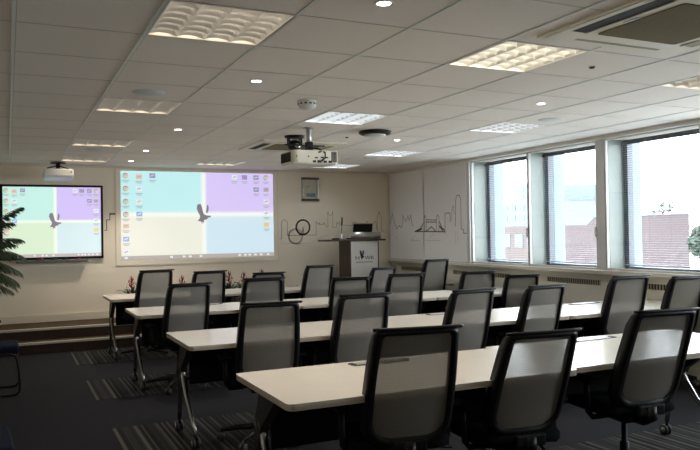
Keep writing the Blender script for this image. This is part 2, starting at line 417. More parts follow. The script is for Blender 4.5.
ring = [(4.32 + .117 * math.cos(a), 1.56 + .117 * math.sin(a)) for a in [2 * PI * k / 28 for k in range(28)]]
strokes(d, ring, .026, fW, closed=True)
strokes(d, [(4.30, 1.44), (4.32, 1.56), (4.335, 1.44)], .008, fW); strokes(d, [(4.26, 1.445), (4.36, 1.445)], .02, fW)
wd = d.build('wall_decal', M['ink'])
tag(wd, 'thin black city skyline drawing with a big wheel on the wall behind the lectern', 'wall decal')
p = MB(); ring = [(4.19 + .117 * math.cos(a), 1.415 + .117 * math.sin(a)) for a in [2 * PI * k / 28 for k in range(28)]]
strokes(p, ring, .022, fW, .0006, True)
strokes(p, [(3.94, 1.30), (4.19, 1.30), (4.45, 1.30), (4.60, 1.38), (4.75, 1.43)], .006, fW, .0006)
o = p.build('pale_reflection', M['inkl'], wd); o['label'] = 'pale grey mirrored wheel and lines'
d = MB(); strokes(d, [(1.265, 1.55), (1.29, 1.55), (1.29, 1.7), (1.335, 1.7), (1.335, 1.775), (1.40, 1.785)], .011, fW); strokes(d, [(1.34, 1.785), (1.405, 1.785)], .022, fW)
wd = d.build('wall_decal', M['ink']); tag(wd, 'small stepped black line drawing between the interactive board and projected screen', 'wall decal')

# ------------------------------------------------------------------ projected desktop pictures
BIRD = [[(-.34, .95), (-.12, 1.0), (-.02, .72), (.02, .45), (.10, .16), (.26, .05), (.62, .0), (.60, -.10), (.42, -.16), (.30, -.30), (.10, -.36), (.12, -.62), (0, -.48), (-.02, -.72), (-.10, -.46), (-.34, -.42), (-.20, -.22), (-.16, -.02), (-.30, .30), (-.40, .62)],
        [(.34, .96), (.46, .78), (.44, .46), (.34, .20), (.26, .30), (.30, .60)]]
def desk_mats(pre, s, cols, bird):
    r = {k: emit_mat('%s_%s' % (pre, k), c, s) for k, c in cols.items()}
    r['cols'] = cols; r['s'] = s
    r['bird'] = emit_mat(pre + '_bird', bird, s)
    for k, c in dict(red=(.75, .30, .26), green=(.35, .62, .38), yellow=(.85, .70, .30), blue=(.35, .52, .85), white=(.85, .9, .92), grey=(.45, .48, .52), navy=(.30, .33, .62), orange=(.85, .6, .45)).items():
        r[k] = emit_mat('%s_i_%s' % (pre, k), c, s * .8)
    return r
def wallpaper_mat(mm, cx, cz, w):
    m = mat('wallpaper', (.2, .2, .2), .6); nt = m.node_tree; b = nt.nodes['Principled BSDF']
    tc = nt.nodes.new('ShaderNodeTexCoord'); sp = nt.nodes.new('ShaderNodeSeparateXYZ'); nt.links.new(tc.outputs['Object'], sp.inputs[0])
    def ramp(out, c, wd):
        r = nt.nodes.new('ShaderNodeMapRange'); r.interpolation_type = 'SMOOTHSTEP'
        r.inputs['From Min'].default_value = c - wd; r.inputs['From Max'].default_value = c + wd
        nt.links.new(out, r.inputs['Value']); return r.outputs['Result']
    def glow(out, c, wd):
        d = nt.nodes.new('ShaderNodeMath'); d.operation = 'SUBTRACT'; d.inputs[1].default_value = c; nt.links.new(out, d.inputs[0])
        a = nt.nodes.new('ShaderNodeMath'); a.operation = 'ABSOLUTE'; nt.links.new(d.outputs[0], a.inputs[0])
        r = nt.nodes.new('ShaderNodeMapRange'); r.interpolation_type = 'SMOOTHSTEP'
        r.inputs['From Min'].default_value = 0; r.inputs['From Max'].default_value = wd; r.inputs['To Min'].default_value = 1; r.inputs['To Max'].default_value = 0
        nt.links.new(a.outputs[0], r.inputs['Value']); return r.outputs['Result']
    def mixc(f, A, B):
        x = nt.nodes.new('ShaderNodeMix'); x.data_type = 'RGBA'
        nt.links.new(f, x.inputs['Factor'])
        cs = [k for k in x.inputs if k.type == 'RGBA']
        for k, v in zip(cs, (A, B)):
            if isinstance(v, tuple): k.default_value = (*v, 1)
            else: nt.links.new(v, k)
        return [k for k in x.outputs if k.type == 'RGBA'][0]
    C = mm['cols']; X, Z = sp.outputs['X'], sp.outputs['Z']
    sx, sz = ramp(X, cx, .012 * w), ramp(Z, cz, .012 * w)
    c = mixc(sz, mixc(sx, C['bl'], C['br']), mixc(sx, C['tl'], C['tr']))
    g = nt.nodes.new('ShaderNodeMath'); g.operation = 'MAXIMUM'
    nt.links.new(glow(X, cx, .028 * w), g.inputs[0]); nt.links.new(glow(Z, cz, .028 * w), g.inputs[1])
    c = mixc(g.outputs[0], c, C['cross'])
    nt.links.new(c, b.inputs['Emission Color']); b.inputs['Emission Strength'].default_value = mm['s']
    return m
def desktop(parent, x0, x1, z0, z1, y, mm, icons_l, icons_r, k=1.0):
    """four tinted quadrants, soft light cross, bird, icons and task bar; y = plane facing the room"""
    w, h = x1 - x0, z1 - z0; cx, cz = x0 + w * .522, z0 + h * .508; t = .03 * w
    f = lambda a, b, d: (a, y - d, b)
    def rect(a, b, c, e, d0, d1, name, m):
        return MB().prism([(a, b), (c, b), (c, e), (a, e)], d0, d1, f).build(name, m, parent)
    tb = z0 + .045 * h
    rect(x0, tb, x1, z1, 0, .001, 'wallpaper', wallpaper_mat(mm, cx, cz, w))
    tk = rect(x0, z0, x1, tb, 0, .001, 'task_bar', mm['task'])
    for q in (.02, .30, .38, .42, .49, .75, .79, .82, .86, .90, .95):
        MB().prism([(x0 + w * q, z0 + .012 * h), (x0 + w * (q + .018), z0 + .012 * h), (x0 + w * (q + .018), z0 + .034 * h), (x0 + w * q, z0 + .034 * h)], .001, .0015, f).build('task_icon', mm['white'], tk)
    bd = MB(); s = h * .14
    for poly in BIRD: bd.prism([(cx + (a * 1.18 - .13) * s, cz + (c - .12) * s) for a, c in poly], .0015, .002, f)
    bd.build('bird_emblem', mm['bird'], parent)
    r = .033 * h
    for (u, v, kind) in icons_l + icons_r:
        X, Z = x0 + u * w, z1 - v * h
        lb = MB(); n = 7
        lb.prism([(X - r * 1.2, Z - r * 1.75), (X + r * 1.2, Z - r * 1.75), (X + r * 1.2, Z - r * 1.45), (X - r * 1.2, Z - r * 1.45)], .001, .0014, f)
        lb.prism([(X - r * .8, Z - r * 2.25), (X + r * .8, Z - r * 2.25), (X + r * .8, Z - r * 1.98), (X - r * .8, Z - r * 1.98)], .001, .0014, f)
        if kind == 'wheel':
            ic = MB()
            for mi, a0 in enumerate((PI / 6, 5 * PI / 6, 3 * PI / 2)):
                arc = [(X, Z)] + [(X + r * math.cos(a0 + 2 * PI / 3 * q / 6), Z + r * math.sin(a0 + 2 * PI / 3 * q / 6)) for q in range(7)]
                ic.prism(arc, .0012, .0018, f, mi)
            for rr, mi, dd in ((.5, 4, .0022), (.36, 3, .0026)):
                ic.prism([(X + r * rr * math.cos(2 * PI * q / 10), Z + r * rr * math.sin(2 * PI * q / 10)) for q in range(10)], .0018, dd, f, mi)
            o = ic.build('desktop_icon', [mm['red'], mm['green'], mm['yellow'], mm['blue'], mm['white']], parent)
        else:
            a, b2 = {'photo': ('orange', 'grey'), 'doc': ('white', 'grey'), 'mail': ('white', 'orange'), 'app': ('blue', 'white'), 'folder': ('yellow', 'orange'), 'map': ('navy', 'yellow'), 'letter': ('navy', 'red'), 'shield': ('grey', 'red'), 'pic': ('navy', 'orange')}[kind]
            ic = MB().prism([(X - r, Z - r * .8), (X + r, Z - r * .8), (X + r, Z + r * .8), (X - r, Z + r * .8)], .0012, .0016, f, 0)
            ic.prism([(X - r * .6, Z - r * .35), (X + r * .7, Z + r * .1), (X + r * .5, Z + r * .45), (X - r * .7, Z)], .0016, .002, f, 1)
            o = ic.build('desktop_icon', [mm[a], mm[b2]], parent)
        lb.build('icon_caption', mm['grey'], o)
ICL = [(.03, .055, 'wheel'), (.03, .20, 'wheel'), (.03, .345, 'wheel'), (.03, .49, 'wheel'), (.03, .62, 'photo'), (.03, .765, 'app'), (.03, .91, 'doc'), (.112, .065, 'photo'), (.112, .20, 'doc'), (.112, .345, 'mail'), (.112, .485, 'app'), (.195, .05, 'pic')]
ICR = [(.73, .05, 'doc'), (.80, .05, 'letter'), (.88, .05, 'map'), (.95, .05, 'wheel'), (.88, .195, 'map'), (.95, .195, 'shield'), (.95, .34, 'doc'), (.95, .48, 'doc'), (.95, .62, 'folder')]

ps = thing('projection_screen', 'large pale projection screen showing a four-colour computer desktop with bird', 'screen', (0, 0, 0))
MB().span(1.412, 3.895, FRONT - .012, FRONT, 1.03, 2.44).build('screen_surface', mat('screen_paint', (.85, .77, .64), .7), ps)
e = MB()
for (a, b, c, dd) in ((1.412, 3.895, 1.03, 1.042), (1.412, 1.424, 1.03, 2.44), (3.883, 3.895, 1.03, 2.44)): e.span(a, b, FRONT - .0135, FRONT - .012, c, dd)
e.build('screen_border', M['skirt'], ps)
mmP = desk_mats('proj', .46, dict(tl=(.49, .82, .84), tr=(.64, .53, .90), bl=(.80, .80, .68), br=(.58, .75, .84), cross=(.88, .92, .84), task=(.42, .38, .35)), (.20, .17, .20))
desktop(ps, 1.488, 3.815, 1.112, 2.412, FRONT - .0125, mmP, ICL, ICR)

sb = thing('interactive_whiteboard', 'black-framed interactive whiteboard showing the same desktop picture', 'screen', (0, 0, 0))
BX0, BX1, BZ0, BZ1 = -.10, 1.238, 1.155, 2.19
bf = MB()
bf.span(BX0, BX0 + .04, FRONT - .05, FRONT, BZ0, BZ1).span(BX1 - .028, BX1, FRONT - .05, FRONT, BZ0, BZ1)
bf.span(BX0, BX1, FRONT - .05, FRONT, BZ1 - .028, BZ1).span(BX0, BX1, FRONT - .05, FRONT, BZ0, BZ0 + .03)
bf.build('board_frame', M['black'], sb)
MB().span(BX0 + .03, BX1 - .02, FRONT - .03, FRONT - .005, BZ0 + .02, BZ1 - .02).build('board_panel', M['white_p'], sb)
mmB = desk_mats('board', .50, dict(tl=(.50, .80, .72), tr=(.58, .47, .85), bl=(.64, .78, .57), br=(.60, .75, .78), cross=(.84, .92, .78), task=(.48, .42, .42)), (.22, .18, .22))
desktop(sb, BX0 + .045, BX1 - .03, BZ0 + .033, BZ1 - .03, FRONT - .0305, mmB, ICL, ICR)
MB().span(.10, 1.02, FRONT - .15, FRONT - .05, 1.112, 1.150, .01).build('pen_tray', mat('tray_grey', (.13, .135, .13), .5), sb)
pens = MB()
for q, (x, k) in enumerate(((.35, 0), (.52, 1), (.68, 2), (.84, 0))): pens.tube([(x, FRONT - .12, 1.158), (x + .1, FRONT - .12, 1.158)], .008, 8, mi=k)
pens.build('tray_pens', [M['red'], M['leaf'], M['black']], sb)

# ------------------------------------------------------------------ framed picture
pf = thing('picture_frame', 'small framed picture with dark top and bottom bars on the front wall', 'picture', (4.452, FRONT, 2.175))
MB().span(-.152, .152, -.035, 0, .155, .19, .004).span(-.152, .152, -.035, 0, -.19, -.155, .004).build('dark_bar', M['walnut'], pf)
MB().span(-.145, -.118, -.03, 0, -.155, .155).span(.118, .145, -.03, 0, -.155, .155).build('side_rail', M['chrome'], pf)
MB().span(-.118, .118, -.012, 0, -.155, .155).build('backing', mat('picture_paper', (.55, .50, .36), .6, noise=.15, nscale=12), pf)
MB().span(-.07, .085, -.0135, -.012, -.125, -.065).build('painted_reflection', mat('reflection_teal', (.10, .19, .20), .6, noise=.4, nscale=30), pf)  # teal patch paints the window's reflection in the glazing
MB().box((-.035, -.013, .045), (.07, .003, .01), Matrix.Rotation(-.25, 3, 'Y')).build('picture_line', M['ink'], pf)
MB().add([(-.118, -.02, -.155), (.118, -.02, -.155), (.118, -.02, .155), (-.118, -.02, .155)], [(0, 1, 2, 3)]).build('glazing', M['clear'], pf)

# ------------------------------------------------------------------ ceiling louvre lights
LM = {'warm': emit_mat('lamp_warm', (1.0, .86, .66), 2.9), 'mid': emit_mat('lamp_cream', (1.0, .90, .70), 5), 'cool': emit_mat('lamp_cool', (.86, .93, 1.0), 4.5)}
def louvre_meshes():
    s = TS - .03; h = s / 2
    fr = MB()
    fr.span(-.3, .3, -.3, -h, -.004, 0).span(-.3, .3, h, .3, -.004, 0).span(-.3, -h, -h, h, -.004, 0).span(h, .3, -h, h, -.004, 0)
    tr = MB()
    tr.span(-h - .004, -h, -h, h, 0, .09).span(h, h + .004, -h, h, 0, .09).span(-h, h, -h - .004, -h, 0, .09).span(-h, h, h, h + .004, 0, .09)
    lp = MB(); lp.add([(-h, -h, .088), (h, -h, .088), (h, h, .088), (-h, h, .088)], [(0, 1, 2, 3)])
    bl = MB(); nx, ny = 4, 6
    for q in range(nx + 1):                                   # long side reflectors, lens section
        x = -h + s * q / nx
        bl.prism([(x - .016, .05), (x - .008, .016), (x, -.001), (x + .008, .016), (x + .016, .05)], -h, h, lambda a, b, z: (a, z, b))
    for c in range(nx):                                       # arched cross blades, one row of crescents per cell
        xa, xb = -h + s * c / nx, -h + s * (c + 1) / nx
        for q in range(ny + 1):
            y = -h + s * q / ny; n = 8; vs = []; fs = []
            for k in range(n + 1):
                u = k / n; x = xa + (xb - xa) * u; low = .0 + .013 * (1 - (2 * u - 1) ** 2)
                vs += [(x, y - .010, .05), (x, y, low), (x, y + .010, .05)]
            for k in range(n):
                a = 3 * k; fs += [(a, a + 1, a + 4, a + 3), (a + 1, a + 2, a + 5, a + 4)]
            bl.add(vs, fs, True, 1)
    return fr, tr, lp, bl
fr, tr, lp, bl = louvre_meshes()
P0 = thing('louvre_light', '', 'ceiling light', (0, 0, 0), 0, 'square louvre ceiling lights')
fr.build('light_frame', M['tray'], P0); tr.build('light_tray', M['louvre'], P0); lamp0 = lp.build('lamp_panel', LM['warm'], P0, fix=False); bl.build('louvre_blades', [M['louvre'], M['louvre']], P0, fix=False)
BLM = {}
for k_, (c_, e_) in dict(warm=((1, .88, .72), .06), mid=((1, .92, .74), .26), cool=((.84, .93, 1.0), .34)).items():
    BLM[k_] = mat('cross_blade_glow_' + k_, (.80, .78, .74), .35, .6, emit=c_, estr=e_)  # blades are no lamps; emission paints the lamp light they catch
LL = {(1, -1): ('warm', 'largest warm louvre ceiling light at the upper left of the room'), (1, 3): ('warm', 'second louvre light from the near end of the left row'),
      (1, 7): ('warm', 'third louvre light from the near end of the left row'), (1, 10): ('warm', 'last louvre light in left row, beside the small wall projector'),
      (4, -1): ('mid', 'bright cream louvre light beside the large ceiling air conditioner'), (4, 3): ('cool', 'cool white louvre light right of the smoke detector'),
      (4, 10): ('warm', 'narrow-looking louvre light above the top of the projection screen'), (7, -1): ('warm', 'louvre light at the right edge of the picture above the windows'),
      (7, 3): ('cool', 'cool white louvre light close to the middle window'), (7, 7): ('cool', 'cool white louvre light above the roller blinds'),
      (7, 10): ('cool', 'small far louvre light just behind the ceiling projector')}
def first_or_copy(proto, used=[]):
    if proto.name in used: return copy_tree(proto)
    used.append(proto.name); return proto
src = [copy_tree(P0) for _ in LIGHTS[1:]] + [P0]
for o, (i, j) in zip(src, LIGHTS):
    tone, lab = LL[(i, j)]
    o.location = (GX + (i + .5) * TS, GY + (j + .5) * TS, CEIL); o['label'] = lab
    for c in kids(o):
        if c.name.startswith('lamp_panel'):
            c.data = c.data.copy(); c.data.materials[0] = LM[tone]
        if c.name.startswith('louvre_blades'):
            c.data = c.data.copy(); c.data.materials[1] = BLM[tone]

# downlights
LAMP = emit_mat('downlight_lamp', (.96, .90, 1.0), 9)
P0 = thing('downlight', '', 'ceiling light', (0, 0, 0), 0, 'small round recessed downlights')
MB().lathe([(.034, 0), (.043, -.001), (.045, -.003), (.042, -.005), (.032, -.003), (.032, 0)], n=24).build('bezel', M['white_p'], P0)
MB().lathe([(0, -.0028), (.031, -.0028)], n=20).build('lamp', LAMP, P0)
DL = [(1.531, 2.852, 'round downlight at the very top of the picture centre'), (1.512, 4.631, 'second nearest round downlight, left of the smoke detector'),
      (1.494, 7.014, 'round downlight between second left louvre light and the projector'), (1.504, 8.861, 'small round downlight beside the third louvre light of the left row'),
      (1.521, 10.137, 'farthest small round downlight just before the front wall'), (3.918, 7.046, 'round downlight over the middle of the room right of the projector'),
      (3.919, 4.643, 'round downlight between the air conditioner and the middle window')]
src = [copy_tree(P0) for _ in DL[1:]] + [P0]
for o, (x, y, lab) in zip(src, DL):
    o.location = (x, y, CEIL); o['label'] = lab
    ld = bpy.data.lights.new('downlight_beam', 'SPOT'); ld.energy = 30; ld.color = (1, .90, .80); ld.spot_size = 1.9; ld.spot_blend = .8; ld.shadow_soft_size = .03
    lo = bpy.data.objects.new('downlight_beam', ld); COL.objects.link(lo); lo.location = (x, y, CEIL - .04)

# round ceiling speakers
P0 = tag(MB().lathe([(0, -.010), (.09, -.009), (.100, -.006), (.112, -.002), (.115, 0)], n=28).build('ceiling_speaker', mat('speaker_grey', (.58, .60, .60), .7)), '', 'ceiling speaker', 'round ceiling speakers')
SP = [(.918, 5.255, 'round grey ceiling speaker near the second louvre light of left row'), (.933, 8.92, 'round grey ceiling speaker between the last two left louvre lights'),
      (4.512, 8.855, 'round grey ceiling speaker beyond the louvre light over the roller blinds'), (4.566, 5.288, 'round grey ceiling speaker nearest the middle window')]
src = [P0] + [copy_tree(P0) for _ in SP[1:]]
for o, (x, y, lab) in zip(src, SP): o.location = (x, y, CEIL); o['label'] = lab
P0 = tag(MB().lathe([(0, -.012), (.014, -.010), (.020, 0)], n=14).build('ceiling_sensor', M['heat']), 'tiny dark ceiling sensor under the large air conditioner', 'sensor', 'tiny ceiling sensors')
P0.location = (3.352, 3.481, CEIL)
o = copy_tree(P0); o.location = (3.281, 6.994, CEIL); o['label'] = 'tiny dark ceiling sensor right of the ceiling projector'

# smoke detector
sd = thing('smoke_detector', 'white round smoke detector on the ceiling left of a louvre light', 'smoke detector', (2.1, 5.193, CEIL))
MB().lathe([(.074, 0), (.074, -.012), (.066, -.016)], n=28).build('base', M['white_p'], sd)
MB().lathe([(.070, -.016), (.072, -.036), (.060, -.056), (.036, -.068), (0, -.072)], n=28).build('dome', M['white_p'], sd)
v = MB()
for k in range(12):
    a = 2 * PI * k / 12; v.box((.0715 * math.cos(a), .0715 * math.sin(a), -.026), (.004, .020, .010), Matrix.Rotation(a, 3, 'Z'))
v.build('vents', M['dark'], sd)
# black ceiling unit (ceiling microphone) 
bb = thing('ceiling_device', 'flat black curved ceiling device right of the projector', 'ceiling device', (3.358, 6.492, CEIL))
MB().lathe([(.140, 0), (.165, -.012), (.165, -.026), (.150, -.036), (.105, -.040)], n=32).build('housing', M['black'], bb)
MB().lathe([(.110, -.038), (.100, -.052), (.06, -.062), (0, -.064)], n=28).build('white_disc', M['white_p'], bb)

# ------------------------------------------------------------------ ceiling cassettes
def cassette(label, x, y):
    t = thing('air_conditioner', label, 'air conditioner', (x, y, CEIL), 0, 'ceiling air conditioning cassettes')
    MB().prism(rounded_rect(1.0, .96, .02), 0, -.012).build('panel', M['cream'], t)
    MB().prism(rounded_rect(.95, .91, .03), -.012, -.016).build('face_plate', M['cream'], t)
    MB().prism(rounded_rect(.56, .54, .02), -.016, -.021).build('intake_grille', M['grille'], t)
    for s, op in ((-1, True), (1, False)):
        MB().span(s * .385 - .048, s * .385 + .048, -.28, .28, -.0175, -.0155).build('outlet_slot', M['dark'] if op else M['cslot'], t)
        MB().box((s * .385 - s * .042, 0, -.019), (.008, .56, .006), Matrix.Rotation(.2 * s, 3, 'Y')).build('flap', M['cream'], t)
    for s in (-1, 1):
        MB().span(-.30, .30, s * .395 - .014, s * .395 + .014, -.0175, -.0155).build('outlet_slot', M['cslot'], t)
    MB().box((-.30, .02, -.018), (.018, .09, .006), None, .002).build('badge', M['alu'], t)
cassette('large cream air conditioning cassette at the top right corner', 3.04, 2.56)
cassette('cream air conditioning cassette behind the ceiling projector', 3.0, 7.93)

# ------------------------------------------------------------------ projectors
pj = thing('ceiling_projector', 'cream projector hanging from a ceiling pole in the room centre', 'projector', (2.642, 6.5, CEIL), 0)
PZ = -.298
MB().prism(rounded_rect(.47, .36, .05), PZ - .058, PZ + .060).build('projector_body', M['creamp'], pj)
MB().span(-.22, .22, -.165, .165, PZ - .066, PZ - .058).build('bottom_plate', M['tray'], pj)
g = MB()
for k in range(9): g.span(-.240, -.234, -.12 + .03 * k, -.105 + .03 * k, PZ - .045, PZ + .045)
g.build('vent_grille', M['dark'], pj); g = MB()
for k in range(5): g.span(.155 + .012 * k, .161 + .012 * k, -.186, -.179, PZ - .05, PZ + .05)
g.build('vent_grille', M['dark'], pj)
c = MB()
for (x, z, w, h) in ((-.02, -.045, .03, .02), (.03, -.045, .04, .024), (.09, -.045, .03, .02), (.14, -.045, .03, .02), (0, -.01, .03, .012), (.06, -.005, .03, .012), (.11, -.005, .02, .012), (-.2, .0, .012, .012), (-.08, .0, .012, .012)):
    c.span(x - w / 2, x + w / 2, -.186, -.179, PZ + z - h / 2, PZ + z + h / 2)
c.build('connector_panel', M['dark'], pj)
MB().lathe([(.05, 0), (.048, .04), (.03, .045), (0, .045)], (.12, .18, PZ), 18, Matrix.Rotation(-PI / 2, 3, 'X')).build('lens', M['black'], pj)
MB().tube([(0, 0, 0), (0, 0, -.16)], .024, 14).lathe([(.06, 0), (.06, -.008), (.03, -.012)], n=20).build('ceiling_pole', M['alu'], pj)
MB().span(-.03, .03, -.03, .03, -.22, -.14).span(-.25, .16, -.012, .012, -.178, -.166).span(-.10, .20, -.018, .018, -.236, -.222).span(.10, .17, -.03, .03, -.252, -.226).build('mount_bracket', M['black'], pj)
MB().tube([(.01, -.03, -.20), (.05, -.12, -.215), (.085, -.195, -.26), (.08, -.21, -.31), (.05, -.185, PZ - .04)], .008, 8).tube([(.17, -.03, -.24), (.12, -.15, -.235), (.02, -.19, -.255)], .006, 8).build('cable', M['black'], pj)

cm = thing('dome_camera', 'black pan-tilt camera hanging from the ceiling beside the projector pole', 'camera', (2.723, 7.096, CEIL))
MB().lathe([(.105, .002), (.105, -.018), (.085, -.026)], n=24).build('base', M['black'], cm)
MB().span(-.075, -.058, -.03, .03, -.10, -.02).span(.058, .075, -.03, .03, -.10, -.02).build('yoke', M['black'], cm)
MB().lathe([(0, -.165), (.04, -.158), (.068, -.13), (.076, -.10), (.070, -.07), (.045, -.048), (0, -.04)], n=24).build('camera_head', M['black'], cm)
MB().lathe([(.028, .065), (.028, .082), (.02, .084), (0, .080)], (0, 0, -.11), 16, Matrix.Rotation(PI / 2, 3, 'X')).build('lens', M['chrome'], cm)

wp = thing('wall_projector', 'small silver projector mounted above the interactive whiteboard', 'projector', (.62, 10.42, 2.30))
MB().box((0, 0, 0), (.37, .34, .105), Matrix.Rotation(math.radians(-4), 3, 'X'), .02).build('projector_body', M['white_p'], wp)
MB().box((0, -.005, -.057), (.35, .31, .012), Matrix.Rotation(math.radians(-4), 3, 'X'), .004).build('underside', mat('projector_underside', (.62, .66, .72), .4), wp)  # bluish tint paints the light bounced up from the board
MB().box((.15, -.172, .02), (.012, .006, .02)).build('button', M['black'], wp)
MB().lathe([(.10, .150), (.10, .158), (.04, .165)], (0, .05, .0), 18).box((0, .05, .11), (.05, .05, .10)).box((.06, .04, .10), (.16, .03, .014), Matrix.Rotation(.25, 3, 'Y')).box((-.07, .04, .10), (.14, .03, .014), Matrix.Rotation(-.25, 3, 'Y')).box((0, .05, .065), (.12, .12, .03)).build('ceiling_mount', M['black'], wp)

# ------------------------------------------------------------------ lectern
LZ = 2 * RISE
lc = thing('lectern', 'dark wood lectern with white logo panel standing on the stage', 'lectern', (5.055, 10.40, LZ))
MB().span(-.255, -.245 + .012, -.20, .20, .02, 1.035).build('side_panel', M['walnut'], lc)
MB().span(.235, .255, -.20, .20, .02, 1.035).build('side_panel', M['walnut'], lc)
MB().span(-.235, .20, -.19, -.17, .02, 1.035).span(-.235, .2, -.1, .2, .5, .52).build('carcass', M['walnut'], lc)
fp = MB().span(-.232, .234, -.203, -.19, .06, 1.03).build('front_panel', M['panelw'], lc)
MB().span(-.27, .27, -.21, .21, 0, .05, .006).build('plinth', M['walnut'], lc)
MB().span(-.60, .36, -.24, .26, 1.037, 1.065, .006).build('top_board', M['walnut'], lc)
vs = []; fs = []; n = 18
for k in range(n + 1):
    a = math.radians(180 + 180 * k / n); x, y = .095 + .26 * math.cos(a), -.06 + .17 * math.sin(a)
    vs += [(x, y, 1.066), (x, y, 1.175), (.095 + .252 * math.cos(a), -.06 + .163 * math.sin(a), 1.175), (.095 + .252 * math.cos(a), -.06 + .163 * math.sin(a), 1.066)]
for k in range(n):
    a = 4 * k
    for q in range(4): fs.append((a + q, a + (q + 1) % 4, a + 4 + (q + 1) % 4, a + 4 + q))
MB().add(vs, fs, True).build('curved_shield', M['silver'], lc)
def text_mesh(name, body, size, loc, m, parent, width=None):
    cu = bpy.data.curves.new(name, 'FONT'); cu.body = body; cu.size = size; cu.align_x = 'CENTER'; cu.extrude = .0006
    tmp = bpy.data.objects.new(name, cu); COL.objects.link(tmp)
    bpy.context.view_layer.update()
    me = bpy.data.meshes.new_from_object(tmp.evaluated_get(bpy.context.evaluated_depsgraph_get()))
    COL.objects.unlink(tmp); bpy.data.objects.remove(tmp)
    if width:
        xs = [v.co.x for v in me.vertices]; k = width / (max(xs) - min(xs))
        for v in me.vertices: v.co.x *= k
    me.transform(Matrix.Rotation(PI / 2, 4, 'X'))
    o = bpy.data.objects.new(name, me); me.materials.clear(); me.materials.append(m)
    COL.objects.link(o); o.parent = parent; o.location = loc; return o
text_mesh('logo_lettering', 'H', .084, (-.125, -.2035, .745), M['logo'], fp, .066)
text_mesh('logo_lettering', 'WK', .084, (.085, -.2035, .745), M['logo'], fp, .165)
fL = lambda x, z, d: (x, -.2035 - d, z)
bd = MB()
bd.prism([(-.084, .890), (-.060, .885), (-.044, .845), (-.028, .805), (-.004, .795), (-.018, .775), (-.038, .765), (-.048, .742), (-.060, .765), (-.072, .80), (-.082, .85)], 0, .001, fL, 0)
bd.prism([(-.036, .892), (-.012, .885), (-.008, .848), (-.018, .808), (-.032, .812), (-.040, .845)], 0, .001, fL, 1)
bd.build('logo_bird', [M['logo'], M['logob']], fp)
sb_ = MB()
x = -.150
random.seed(3)
while x < .150:
    w = random.uniform(.008, .016); sb_.prism([(x, .700), (x + w, .700), (x + w, .714), (x, .714)], 0, .0006, fL); x += w + .006
sb_.build('logo_strapline', mat('strapline_grey', (.20, .22, .28), .6), fp)

lt = thing('laptop', 'open black laptop on the lectern behind the curved shield', 'laptop', (5.13, 10.46, LZ + 1.066), 0)
MB().span(-.17, .17, -.02, .20, 0, .018, .004).build('keyboard_base', M['black'], lt)
MB().box((0, -.050, .125), (.34, .010, .235), Matrix.Rotation(math.radians(14), 3, 'X'), .003).build('lid', M['black'], lt)
mc = thing('gooseneck_microphone', 'black gooseneck microphone standing at the left of the lectern top', 'microphone', (4.715, 10.30, LZ + 1.066), 0)
MB().lathe([(.030, 0), (.030, .012), (.024, .02), (.022, .085), (.016, .09)], n=18).build('base', M['alu'], mc)
MB().tube([(0, 0, .085), (.0, 0, .15), (.004, 0, .235)], .005, 8).build('gooseneck', M['black'], mc)
MB().tube([(.004, 0, .225), (.006, 0, .26), (.010, 0, .345)], [.009, .013, .011], 10).build('microphone_head', M['black'], mc)
rm = thing('remote_control', 'small black handset lying on the lectern top beside the microphone', 'handset', (4.60, 10.28, LZ + 1.066), .4)
MB().box((0, 0, .010), (.12, .05, .018), None, .006).build('case', M['black'], rm)
kb = MB()
for a in range(4):
    for b in range(2): kb.box((-.04 + .022 * a, -.012 + .022 * b, .0205), (.012, .010, .003))
kb.build('buttons', M['grey_p'], rm)

